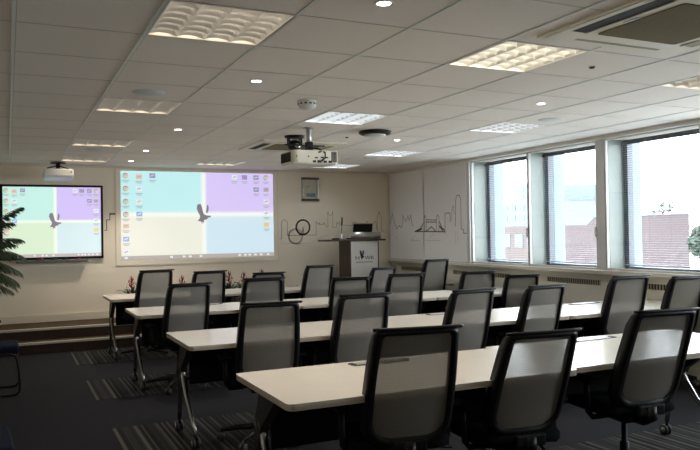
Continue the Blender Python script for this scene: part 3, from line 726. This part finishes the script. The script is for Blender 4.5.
# ------------------------------------------------------------------ training tables
TL, TD, TH = 1.595, .80, .73
def make_table():
    t = thing('training_table', '', 'table', (0, 0, 0), 0, 'cream training tables in rows')
    top = MB().prism(rounded_rect(TL, TD, .035), TH - .012, TH).build('tabletop', M['laminate'], t)
    MB().prism(rounded_rect(TL - .002, TD - .002, .035), TH - .030, TH - .0122).build('edge_band', M['edge'], top)
    # cable flap near the far long edge
    cf = MB().prism([(a, b + .30) for a, b in rounded_rect(.36, .085, .012)], TH, TH + .004).build('cable_flap', M['alu'], t)
    MB().prism([(a, b + .262) for a, b in rounded_rect(.34, .016, .006)], TH + .004, TH + .006).prism([(a - .165, b + .30) for a, b in rounded_rect(.03, .06, .01)], TH + .004, TH + .007).prism([(a + .165, b + .30) for a, b in rounded_rect(.03, .06, .01)], TH + .004, TH + .007).build('flap_gap', M['dark'], cf)
    MB().span(-.66, .66, .225, .243, .36, .66, .003).build('modesty_panel', M['blackm'], t)
    MB().span(-.70, .70, -.03, .03, TH - .075, TH - .032).build('support_beam', M['blackm'], t)
    for s in (-1, 1):
        x = s * (TL / 2 - .085)
        MB().span(x - .03, x + .03, -.30, .30, TH - .055, TH - .030, .004).build('hinge_plate', M['blackm'], t)
        sh = MB().prism([(-.06, TH - .055), (.20, TH - .055), (.225, .60), (.285, .50), (.275, .42), (.215, .42), (.165, .50), (.06, .58)], x - .022, x + .022, lambda a, b, z: (z, a, b)).build('leg_sheath', M['sheath'], t)
        for (pts, nm) in (([(.20, .53), (.215, .47), (.18, .40), (.10, .30), (-.06, .18), (-.18, .09)], 'leg'), ([(.255, .53), (.27, .46), (.285, .38), (.315, .26), (.35, .09)], 'leg')):
            q = [(x, a, z) for a, z in pts]
            lg = MB().tube(q, [.022, .024, .021, .018, .016, .014][:len(q)], 10).build(nm, M['chrome'], t)
            ex, ey = x, pts[-1][0]
            MB().tube([(ex, ey, .10), (ex, ey, .055)], .011, 8).build('caster_stem', M['black'], lg)
            cs = MB()
            for o in (-.016, .016):
                cs.lathe([(0, -.010), (.030, -.010), (.036, -.006), (.036, .006), (.030, .010), (0, .010)], (ex + o, ey + .012, .036), 16, Matrix.Rotation(PI / 2, 3, 'Y'))
            cs.build('caster', M['tyre'], lg)
            cs = MB()
            for o in (-.027, .027):
                cs.lathe([(0, -.001), (.018, -.001), (.018, .001), (0, .001)], (ex + o, ey + .012, .036), 12, Matrix.Rotation(PI / 2, 3, 'Y'))
            cs.build('caster_hub', M['hub'], lg)
    return t
tproto = make_table()
ROWS = dict(c=8.73, d=6.80, e=4.72, f=2.89)
names = {'c': 'front row by the stage', 'd': 'second row', 'e': 'third row', 'f': 'nearest row'}
TLAB = {('c', 0): 'cream table at left end of the front row by the stage', ('c', 1): 'middle cream table of the front row in front of the lectern side',
        ('c', 2): 'cream table at window end of the front row', ('d', 0): 'cream table at left end of the second row from the stage',
        ('d', 1): 'middle cream table of the second row from the stage', ('d', 2): 'cream table at window end of the second row',
        ('e', 0): 'cream table at left end of the second nearest row', ('e', 1): 'middle cream table of the second nearest row',
        ('e', 2): 'cream table at window end of second nearest row with cable flap', ('f', 0): 'nearest large cream table with its left corner in the foreground',
        ('f', 1): 'bright cream table right of the nearest one, with long cable flap'}
firstt = True
for r, near in ROWS.items():
    for k in range(3):
        if (r, k) not in TLAB: continue
        o = tproto if (r, k) == ('f', 1) else copy_tree(tproto)
        dy = .045 if (r, k) == ('f', 1) else 0
        o.location = (1.06 + 1.6 * k + .8, near + TD / 2 + dy, 0 if (r, k) != ('f', 1) else -.004)
        if (r, k) == ('f', 1): o.location.z = 0
        o['label'] = TLAB[(r, k)]

# ------------------------------------------------------------------ office chairs
def back_point(u, v, off=0.0):
    """u across -1..1 half widths in metres handled by caller; v = height z; returns y of the curved leaning back"""
    return v
def make_chair():
    t = thing('office_chair', '', 'chair', (0, 0, 0), 0, 'black mesh office chairs along the tables')
    ZT, ZB = 1.0, .43
    def ysurf(x, z):
        s = (z - ZB) / (ZT - ZB)
        return -.185 - .175 * s + .03 * math.sin(PI * min(1, max(0, s))) * 0 - .035 * (1 - (x / .23) ** 2) * (.4 + .6 * (1 - s)) + .035 * .4
    def halfw(z):
        s = (z - ZB) / (ZT - ZB)
        return .193 + .020 * math.sin(PI * min(1, (1 - s) * .75)) 
    # outline points (unit loop), outer and inner
    N = 56
    def loop(top, bot, mw, rt, rb, n=N):
        pts = []
        H = top - bot
        def corner(cx, cz, r, a0, a1, k):
            return [(cx + r * math.cos(a0 + (a1 - a0) * q / k), cz + r * math.sin(a0 + (a1 - a0) * q / k)) for q in range(k + 1)]
        W = 1.0
        raw = []
        raw += corner(.21 - mw - rt, top - rt, rt, 0, PI / 2, 6)
        raw += [(x, top) for x in (.08, 0, -.08)]
        raw += corner(-.21 + mw + rt, top - rt, rt, PI / 2, PI, 6)
        raw += [(-.21 + mw, top - rt - (H - rt - rb) * q / 9) for q in range(1, 9)]
        raw += corner(-.21 + mw + rb, bot + rb, rb, PI, 3 * PI / 2, 9)
        raw += [(x, bot) for x in (-.05, 0, .05)]
        raw += corner(.21 - mw - rb, bot + rb, rb, 3 * PI / 2, 2 * PI, 9)
        raw += [(.21 - mw, bot + rb + (H - rt - rb) * q / 9) for q in range(1, 9)]
        out = []
        for x, z in raw:
            out.append((x * halfw(z) / .21, z))
        return out
    Lo = loop(ZT, ZB, 0, .028, .13); Li = loop(ZT - .022, ZB + .062, .036, .022, .085)
    n = len(Lo); T = .026
    vs = []; fs = []
    for (x, z) in Lo: vs.append((x, ysurf(x, z) - T * .35, z))
    for (x, z) in Li: vs.append((x, ysurf(x, z) - T * .65, z))
    wing = lambda x, z: .026 * min(1, abs(x) / .17) * min(1, max(0, (ZT - z) / .06))
    for (x, z) in Li: vs.append((x, ysurf(x, z) + T * .35 + wing(x, z) * .6, z))
    for (x, z) in Lo: vs.append((x * 1.015, ysurf(x, z) + T * .65 + wing(x, z), z))
    for a in range(4):
        b = (a + 1) % 4
        for k in range(n):
            k2 = (k + 1) % n; fs.append((a * n + k, a * n + k2, b * n + k2, b * n + k))
    fb = MB().add(vs, fs, True)
    # protruding head rail along the top
    fb.tube([(x, ysurf(x, ZT) - .004, ZT + .004) for x in (-.203, -.14, -.07, 0, .07, .14, .205, .215)], [.008, .009, .009, .009, .009, .009, .009, .005], 8)
    fb.build('back_frame', M['black'], t)
    # net: concentric rings from the inner outline to its middle
    vs = []; fs = []; R = 6; cz = (ZT + ZB) / 2
    for r in range(R):
        q = 1 - r / R
        for (x, z) in Li:
            X, Z = x * q, cz + (z - cz) * q; vs.append((X, ysurf(X, Z) - T * .1, Z))
    vs.append((0, ysurf(0, cz) - T * .1, cz))
    for r in range(R - 1):
        for k in range(n):
            k2 = (k + 1) % n; fs.append((r * n + k, r * n + k2, (r + 1) * n + k2, (r + 1) * n + k))
    for k in range(n): fs.append(((R - 1) * n + k, (R - 1) * n + (k + 1) % n, len(vs) - 1))
    MB().add(vs, fs, True).build('back_mesh', M['mesh'], t)
    # spine bracket joining the back to the mechanism
    MB().tube([(0, -.215, .47), (0, -.224, .42), (0, -.16, .385), (0, -.06, .38)], [.032, .034, .030, .026], 10).box((0, -.22, .455), (.17, .025, .06), None, .01).build('back_bracket', M['black'], t)
    # seat
    sv = []; sf = []; P = rounded_rect(.48, .46, .09, 6); m = len(P)
    prof = [(.90, .415), (1.0, .425), (1.0, .455), (.95, .474), (.6, .478), (0.001, .470)]
    for (k, z) in prof:
        for (a, b) in P: sv.append((a * k, b * k + .045, z + (-.018 if b > .15 and z > .45 else 0)))
    for i in range(len(prof) - 1):
        for k in range(m): sf.append((i * m + k, i * m + (k + 1) % m, (i + 1) * m + (k + 1) % m, (i + 1) * m + k))
    sf.append(tuple(range(m))[::-1])
    MB().add(sv, sf, True).build('seat', M['fabric_b'], t)
    MB().box((0, 0, .39), (.20, .26, .05), None, .012).build('mechanism', M['black'], t)
    for s in (-1, 1):
        a = MB().tube([(s * .14, -.03, .395), (s * .235, -.03, .395), (s * .262, -.03, .43), (s * .266, -.03, .52), (s * .266, -.02, .595)], [.016, .016, .017, .016, .015], 8)
        a.tube([(s * .262, -.17, .40), (s * .30, -.15, .405)], .007, 6) if False else None
        ar = a.build('armrest', M['black'], t)
        MB().box((s * .266, .0, .606), (.075, .22, .026), None, .010).build('arm_pad', M['blackm'], ar)
    MB().tube([(.10, -.02, .385), (.20, -.02, .380), (.29, -.02, .372)], [.006, .006, .010], 8).build('lever', M['black'], t)
    MB().lathe([(.026, .09), (.026, .24), (.016, .242), (.016, .375)], n=16).build('gas_column', M['black'], t)
    sbm = MB().lathe([(.05, .075), (.05, .115), (.03, .125)], n=16)
    for k in range(5):
        a = 2 * PI * k / 5 + .3; ca, sa = math.cos(a), math.sin(a)
        sbm.tube([(.03 * ca, .03 * sa, .10), (.16 * ca, .16 * sa, .095), (.30 * ca, .30 * sa, .075)], [.024, .020, .015], 8)
    sbm.build('star_base', M['black'], t)
    for k in range(5):
        a = 2 * PI * k / 5 + .3; ca, sa = math.cos(a), math.sin(a); R3 = Matrix.Rotation(a, 3, 'Z') @ Matrix.Rotation(PI / 2, 3, 'X')
        c = MB()
        for o in (-.016, .016):
            c.lathe([(0, -.010), (.024, -.010), (.029, -.006), (.029, .006), (.024, .010), (0, .010)], (.30 * ca - sa * o, .30 * sa + ca * o, .029), 14, R3)
        c.tube([(.30 * ca, .30 * sa, .03), (.30 * ca, .30 * sa, .078)], .008, 6)
        c.build('caster', M['tyre'], t)
    return t
cproto = make_chair()
UP = ('back_frame', 'back_mesh', 'back_bracket', 'seat', 'mechanism', 'armrest', 'lever')
CH = [('c', 1.56, 8.57, 1.058, 10), ('c', 2.19, 8.58, 1.022, 3), ('c', 2.92, 8.57, .978, -9), ('c', 3.62, 8.58, 1.043, 6), ('c', 4.55, 8.58, .985, 10), ('c', 5.38, 8.58, 1.067, 4),
      ('d', 1.51, 6.65, 1.011, 6), ('d', 2.22, 6.65, 1.033, -3), ('d', 3.14, 6.65, 1.002, -12), ('d', 3.79, 6.66, 1.014, -8), ('d', 4.71, 6.66, 1.002, -12), ('d', 5.28, 6.62, .945, -15),
      ('e', 1.57, 4.57, 1.000, -8), ('e', 2.27, 4.57, 1.021, 0), ('e', 3.19, 4.57, 1.010, 4), ('e', 3.90, 4.58, 1.009, 4), ('e', 4.80, 4.57, 1.049, -3), ('e', 5.50, 4.57, 1.018, -4),
      ('f', 1.61, 2.735, 1.034, -10), ('f', 2.305, 2.735, .967, -6), ('f', 3.12, 2.735, 1.020, -7)]
ORD = ['leftmost', 'second', 'third', 'fourth', 'fifth', 'sixth']
CLAB = {'c': ['leftmost black mesh chair of the front row, below the projected screen', 'second black mesh chair from left in the front row by the stage', 'third front-row black mesh chair, mostly hidden behind a nearer chair',
              'fourth black mesh chair of the front row, left of the lectern', 'fifth front-row black mesh chair, right below the lectern panel', 'tall black mesh chair at window end of the front row, under roller blind'],
        'd': ['leftmost black mesh chair of the second row from the stage', 'second black mesh chair from left in the second row from the stage', 'third black mesh chair from left in the second row from the stage',
              'fourth black mesh chair from left in the second row from the stage', 'fifth black mesh chair of second row, under the window beside the roller blinds', 'low black mesh chair at window end of the second row from the stage'],
        'e': ['leftmost black mesh chair of the second nearest row', 'second black mesh chair from left in second nearest row, left of image centre', 'third black mesh chair from left in the second nearest row',
              'fourth black mesh chair of the second nearest row, below the middle window', 'fifth black mesh chair of second nearest row, below the rightmost window', 'black mesh chair at right edge in the second nearest row'],
        'f': ['nearest big black mesh chair at the bottom centre of the picture', 'lower black mesh chair at bottom, right of the nearest one', 'rightmost black mesh chair of the nearest row']}
cnt = {}
LEANY = -.36
for idx, (r, x, y, zt, yaw) in enumerate(CH):
    o = cproto if idx == len(CH) - 1 else copy_tree(cproto)
    a = math.radians(yaw)
    o.rotation_euler = (0, 0, a)
    o.location = (x + LEANY * math.sin(a), y - LEANY * math.cos(a), 0)
    cnt[r] = cnt.get(r, -1) + 1; o['label'] = CLAB[r][cnt[r]]
    dz = zt - 1.006
    for c in kids(o):
        base = c.name.split('.')[0]
        if base in UP: c.location.z = dz
        if r == 'f' and base in ('back_frame', 'back_mesh'):        # reclined a little further
            q = (.03, .10, .06)[cnt[r]]
            c.rotation_euler = (q, 0, 0); c.location.y = q * 1.0; c.location.z = dz + .36 * q + .5 * q * q

# ------------------------------------------------------------------ visitor chairs at the left edge
def visitor_chair(label, loc, rz):
    t = thing('visitor_chair', label, 'chair', loc, rz, 'navy visitor chairs at the left edge')
    MB().box((0, 0, .425), (.50, .47, .075), None, .032, 4).build('seat', M['navy'], t)
    MB().box((-.26, 0, .70), (.055, .45, .36), Matrix.Rotation(-.2, 3, 'Y'), .025, 3).build('backrest', M['navy'], t)
    for s in (-1, 1):
        y = s * .225
        pts = [(-.20, y, .39), (.17, y, .39), (.215, y, .375), (.235, y, .33)]
        pts += [(.245, y, .25), (.255, y, .10), (.25, y, .045), (.225, y, .016), (.18, y, .012)]
        pts += [(-.20, y, .012), (-.26, y, .016), (-.28, y, .05), (-.275, y, .15), (-.27, y, .55), (-.30, y, .85)]
        MB().tube(pts, .012, 10).build('sled_frame', M['black'], t)
        MB().tube([(-.27, y + s * .03, .64), (.0, y + s * .03, .65), (.10, y + s * .03, .645)], [.016, .018, .014], 8).build('armrest', M['black'], t)
visitor_chair('navy visitor chair with black sled legs below the interactive whiteboard', (-.165, 7.62, 0), 0)
visitor_chair('navy visitor chair cut off at the lower left corner', (-.235, 4.02, 0), .05)

# ------------------------------------------------------------------ palm at the left edge
pl = thing('potted_palm', 'leafy potted palm reaching in front of the interactive whiteboard', 'plant', (-.66, 8.55, 0))
MB().lathe([(.15, 0), (.20, .30), (.22, .34), (.20, .34), (.18, .30), (0, .30)], n=24).build('pot', M['pot'], pl)
random.seed(21)
stm = MB()
for k in range(5):
    a = 2 * PI * k / 5 + .2
    stm.tube([(.05 * math.cos(a), .05 * math.sin(a), .29), (.09 * math.cos(a), .09 * math.sin(a), .8), (.11 * math.cos(a), .11 * math.sin(a), 1.15)], [.016, .013, .010], 8)
stm.build('trunk', M['stem'], pl)
def frond(az, z0, length, rise, droop, name='frond'):
    dirv = Vector((math.cos(az), math.sin(az), 0)); side = Vector((-dirv.y, dirv.x, 0))
    N = 34; pts = []
    for k in range(N + 1):
        u = k / N
        pts.append(dirv * (.08 + length * (u - .12 * u * u)) + Vector((0, 0, z0 + rise * u - droop * u * u)))
    mb = MB().tube(pts, [.006 - .004 * k / N for k in range(N + 1)], 5)
    for k in range(5, N + 1):
        u = k / N; p = pts[k]; t = (pts[k] - pts[k - 1]).normalized()
        L = (.30 * math.sin(PI * min(.95, .25 + .68 * u)) + .05) * random.uniform(.85, 1.1) * .62
        for s in (-1, 1):
            dd = (t * .75 + side * s * .75 + Vector((0, 0, -.35 - .25 * random.random()))).normalized()
            q1 = p + dd * L * .5; q2 = p + dd * L + Vector((0, 0, -.20 * L))
            w = t * .011
            mb.add([p - w * .4, q1 - w, q2, q1 + w, p + w * .4], [(0, 1, 3, 4), (1, 2, 3)], True)
    return mb.build(name, M['palm'], pl, fix=False)
for (az, z0, L, rise, droop) in ((.02, 1.12, .80, .86, .36), (.2, 1.12, .72, .80, .48), (-.2, 1.10, .82, .62, .46), (.1, 1.10, .84, .48, .52), (-.05, 1.08, .80, .34, .54), (.28, 1.05, .78, .22, .56),
                                 (-.3, 1.05, .78, .14, .34), (.05, 1.0, .76, .10, .28), (-.12, .98, .70, .0, .22), (.15, 1.02, .8, .30, .40), (.4, 1.08, .8, .62, .5), (-.5, 1.08, .8, .5, .5),
                                 (.95, 1.1, .9, .8, .6), (-.9, 1.1, .85, .7, .6), (1.7, 1.1, .9, .9, .6), (2.4, 1.1, .9, .7, .6), (3.1, 1.1, .9, .8, .6), (-1.6, 1.1, .85, .8, .6), (-2.4, 1.1, .9, .7, .6)):
    frond(az, z0 + .10, L, rise, droop * .82)

# ------------------------------------------------------------------ bromeliads on the stage
def bromeliad(label, x, y, seed, h=1.0):
    random.seed(seed)
    t = thing('potted_bromeliad', label, 'plant', (x, y, LZ), 0, 'red bromeliads in pots along the stage')
    MB().lathe([(.075, 0), (.10, .29), (.11, .31), (.095, .31), (.09, .28), (0, .28)], n=20).build('pot', M['pot'], t)
    lf = MB()
    for k in range(16):
        a = 2 * PI * k / 16 * 2.4 + random.uniform(-.2, .2); d = Vector((math.cos(a), math.sin(a), 0)); s = Vector((-d.y, d.x, 0))
        L = random.uniform(.13, .21); R = random.uniform(.20, .36); vs = []; fs = []
        for q in range(6):
            u = q / 5; p = d * (.015 + L * u) + Vector((0, 0, .28 + R * (1.5 * u - u * u)))
            w = .022 * (1 - u) ** .6 + .001
            vs += [p - s * w, p + Vector((0, 0, -.006)), p + s * w]
        for q in range(5):
            b = 3 * q; fs += [(b, b + 1, b + 4, b + 3), (b + 1, b + 2, b + 5, b + 4)]
        lf.add(vs, fs, True)
    lf.build('leaves', M['leaf'], t, fix=False)
    fw = MB().tube([(0, 0, .28), (0, 0, .5 * h)], .008, 6)
    for k in range(20):
        z = (.405 + .0085 * k) * h; a = k * 2.4; d = Vector((math.cos(a), math.sin(a), 0)); s = Vector((-d.y, d.x, 0))
        r = .070 * (1 - (k / 22) ** 1.6) + .006
        p = Vector((0, 0, z)); q = p + d * r + Vector((0, 0, .035))
        fw.add([p - s * .012, q - s * .010 - Vector((0, 0, .01)), q + Vector((0, 0, .03)), q + s * .010 - Vector((0, 0, .01)), p + s * .012], [(0, 1, 2, 3, 4)], True)
    fw.build('flower_spike', M['red'], t, fix=False)
BL = ['red bromeliad left of the first front-row chair', 'red bromeliad between the first two front-row chairs', 'red bromeliad just right of the second front-row chair',
      'red bromeliad with wide leaves left of the third front-row chair', 'red bromeliad mostly hidden behind the third front-row chair']
for (x, sd_, h), lab in zip(((1.54, 1, 1.0), (2.235, 2, .97), (2.92, 3, 1.04), (3.14, 4, 1.0), (3.42, 5, 1.06)), BL):
    bromeliad(lab, x, 10.36, sd_, h)

# ------------------------------------------------------------------ outside
struct(MB().span(7, 140, -60, 160, -9.2, -9).build('ground', M['ground_reflector']))
bk = thing('brick_building', 'long red brick building seen through the right-hand windows', 'building', (30, 0, -9))
MB().prism([(0, 24.9), (0, 31.2), (12, 43.4), (12, 35.4)], 0, 11.12).prism([(0, 31.2), (0, 33.9), (12, 47.2), (12, 43.4)], 0, 10.66).build('wall', M['brick'], bk)
MB().prism([(31.2, 10.66), (31.9, 10.66), (31.2, 11.12)], 0, 3, lambda a, b, z: (z, a, b)).build('sloped_parapet', M['brick'], bk)
MB().prism([(-.05, 24.85), (-.05, 31.25), (12, 43.5), (12, 35.35)], 11.12, 11.17).build('coping', M['concrete'], bk)
b2 = thing('brick_block', 'orange brick block seen through the window beside the roller blinds', 'building', (45, 0, -9))
MB().span(0, 10, 50.5, 62, 0, 10.85).build('wall', M['brick2'], b2)
w = MB()
for q in range(4):
    for z in (3.0, 6.0, 8.8): w.span(-.05, 0, 54.4 + 1.9 * q, 55.6 + 1.9 * q, z, z + 1.3)
w.build('windows', M['bluepane'], b2)
t3 = thing('tower_block', 'pale multi-storey tower with bands of blue windows far outside', 'building', (70, 0, -9))
MB().span(0, 14, 80.5, 93.6, 0, 14.5).span(0, 14, 84.0, 90.5, 14.5, 17.3).build('wall', M['concrete'], t3)
w = MB()
for z in (10.3, 12.0, 13.4, 15.0, 16.2):
    for q in range(6):
        y = 81 + 2.05 * q
        if z > 14.4 and not (84.2 < y < 89): continue
        w.span(-.06, 0, y, y + 1.5, z, z + .85)
w.build('windows', M['bluepane'], t3)
def tree(label, loc, h, r, seed):
    random.seed(seed)
    t = thing('tree', label, 'tree', loc, 0)
    MB().tube([(0, 0, 0), (.05, .05, h * .5), (0, 0, h * .85)], [.22, .16, .06], 8).build('trunk', M['stem'], t)
    lv = MB()
    for k in range(900):
        a, b, q = random.uniform(0, 2 * PI), random.uniform(-1, 1), random.random() ** .4
        s = math.sqrt(1 - b * b); rr = r * q * (1 - .35 * (b + 1) / 2)
        p = Vector((rr * s * math.cos(a), rr * s * math.sin(a), h - r + 1.15 * r * b * q))
        u = Vector((random.uniform(-1, 1), random.uniform(-1, 1), random.uniform(-1, 1))).normalized() * .17; v = u.orthogonal().normalized() * .11
        lv.add([p - u, p - v, p + u, p + v], [(0, 1, 2, 3)])
    lv.build('crown', M['treel'], t, fix=False)
tree('green tree top rising behind the brick building roof', (46, 40.4, -9), 12.4, 1.9, 1)
tree('leafy green tree right of the brick building, at the right edge', (26, 21.05, -9), 10.4, .55, 2)

# ------------------------------------------------------------------ light
w = bpy.data.worlds.new('overcast_sky'); sc.world = w; w.use_nodes = True
nt = w.node_tree; bg = nt.nodes['Background']; bg.inputs['Color'].default_value = (.90, .95, 1.0, 1); bg.inputs['Strength'].default_value = 6.6
tc = nt.nodes.new('ShaderNodeTexCoord'); sp = nt.nodes.new('ShaderNodeSeparateXYZ'); cr = nt.nodes.new('ShaderNodeValToRGB')
cr.color_ramp.elements[0].position = .0; cr.color_ramp.elements[0].color = (.95, .97, 1, 1)
cr.color_ramp.elements[1].position = .6; cr.color_ramp.elements[1].color = (.80, .90, 1, 1)
nt.links.new(tc.outputs['Generated'], sp.inputs[0]); nt.links.new(sp.outputs['Z'], cr.inputs['Fac']); nt.links.new(cr.outputs['Color'], bg.inputs['Color'])
for k, (a, b) in enumerate(OPEN):
    ld = bpy.data.lights.new('window_portal', 'AREA'); ld.shape = 'RECTANGLE'; ld.size = b - a; ld.size_y = WZ1 - WZ0
    ld.cycles.is_portal = True
    lo = bpy.data.objects.new('window_portal', ld); COL.objects.link(lo)
    lo.location = (6.30, (a + b) / 2, (WZ0 + WZ1) / 2); lo.rotation_euler = (0, PI / 2, 0)
    lo.rotation_euler = Matrix(((0, 0, 1), (1, 0, 0), (0, 1, 0))).to_euler()

# ------------------------------------------------------------------ camera
F_PX, YAW, PIT, ROLL = 726.09, .44081, .01138, -.01623
F = Vector((math.sin(YAW) * math.cos(PIT), math.cos(YAW) * math.cos(PIT), math.sin(PIT)))
R = Vector((math.cos(YAW), -math.sin(YAW), 0)); U = R.cross(F)
c, s = math.cos(ROLL), math.sin(ROLL); R, U = c * R + s * U, -s * R + c * U
cam = bpy.data.cameras.new('camera'); cam.sensor_width = 36; cam.sensor_fit = 'HORIZONTAL'; cam.lens = F_PX / 700 * 36; cam.clip_end = 500; cam.clip_start = .05
co = bpy.data.objects.new('camera', cam); COL.objects.link(co)
mw = Matrix(((R.x, U.x, -F.x, 0), (R.y, U.y, -F.y, 0), (R.z, U.z, -F.z, 1.45), (0, 0, 0, 1)))
co.matrix_world = mw; sc.camera = co
sc.view_settings.view_transform = 'Standard'; sc.view_settings.look = 'None'; sc.view_settings.exposure = 1.08
sc.cycles.use_denoising = True; sc.cycles.max_bounces = 10; sc.cycles.transparent_max_bounces = 24; sc.cycles.diffuse_bounces = 6
sc.cycles.sample_clamp_indirect = 6
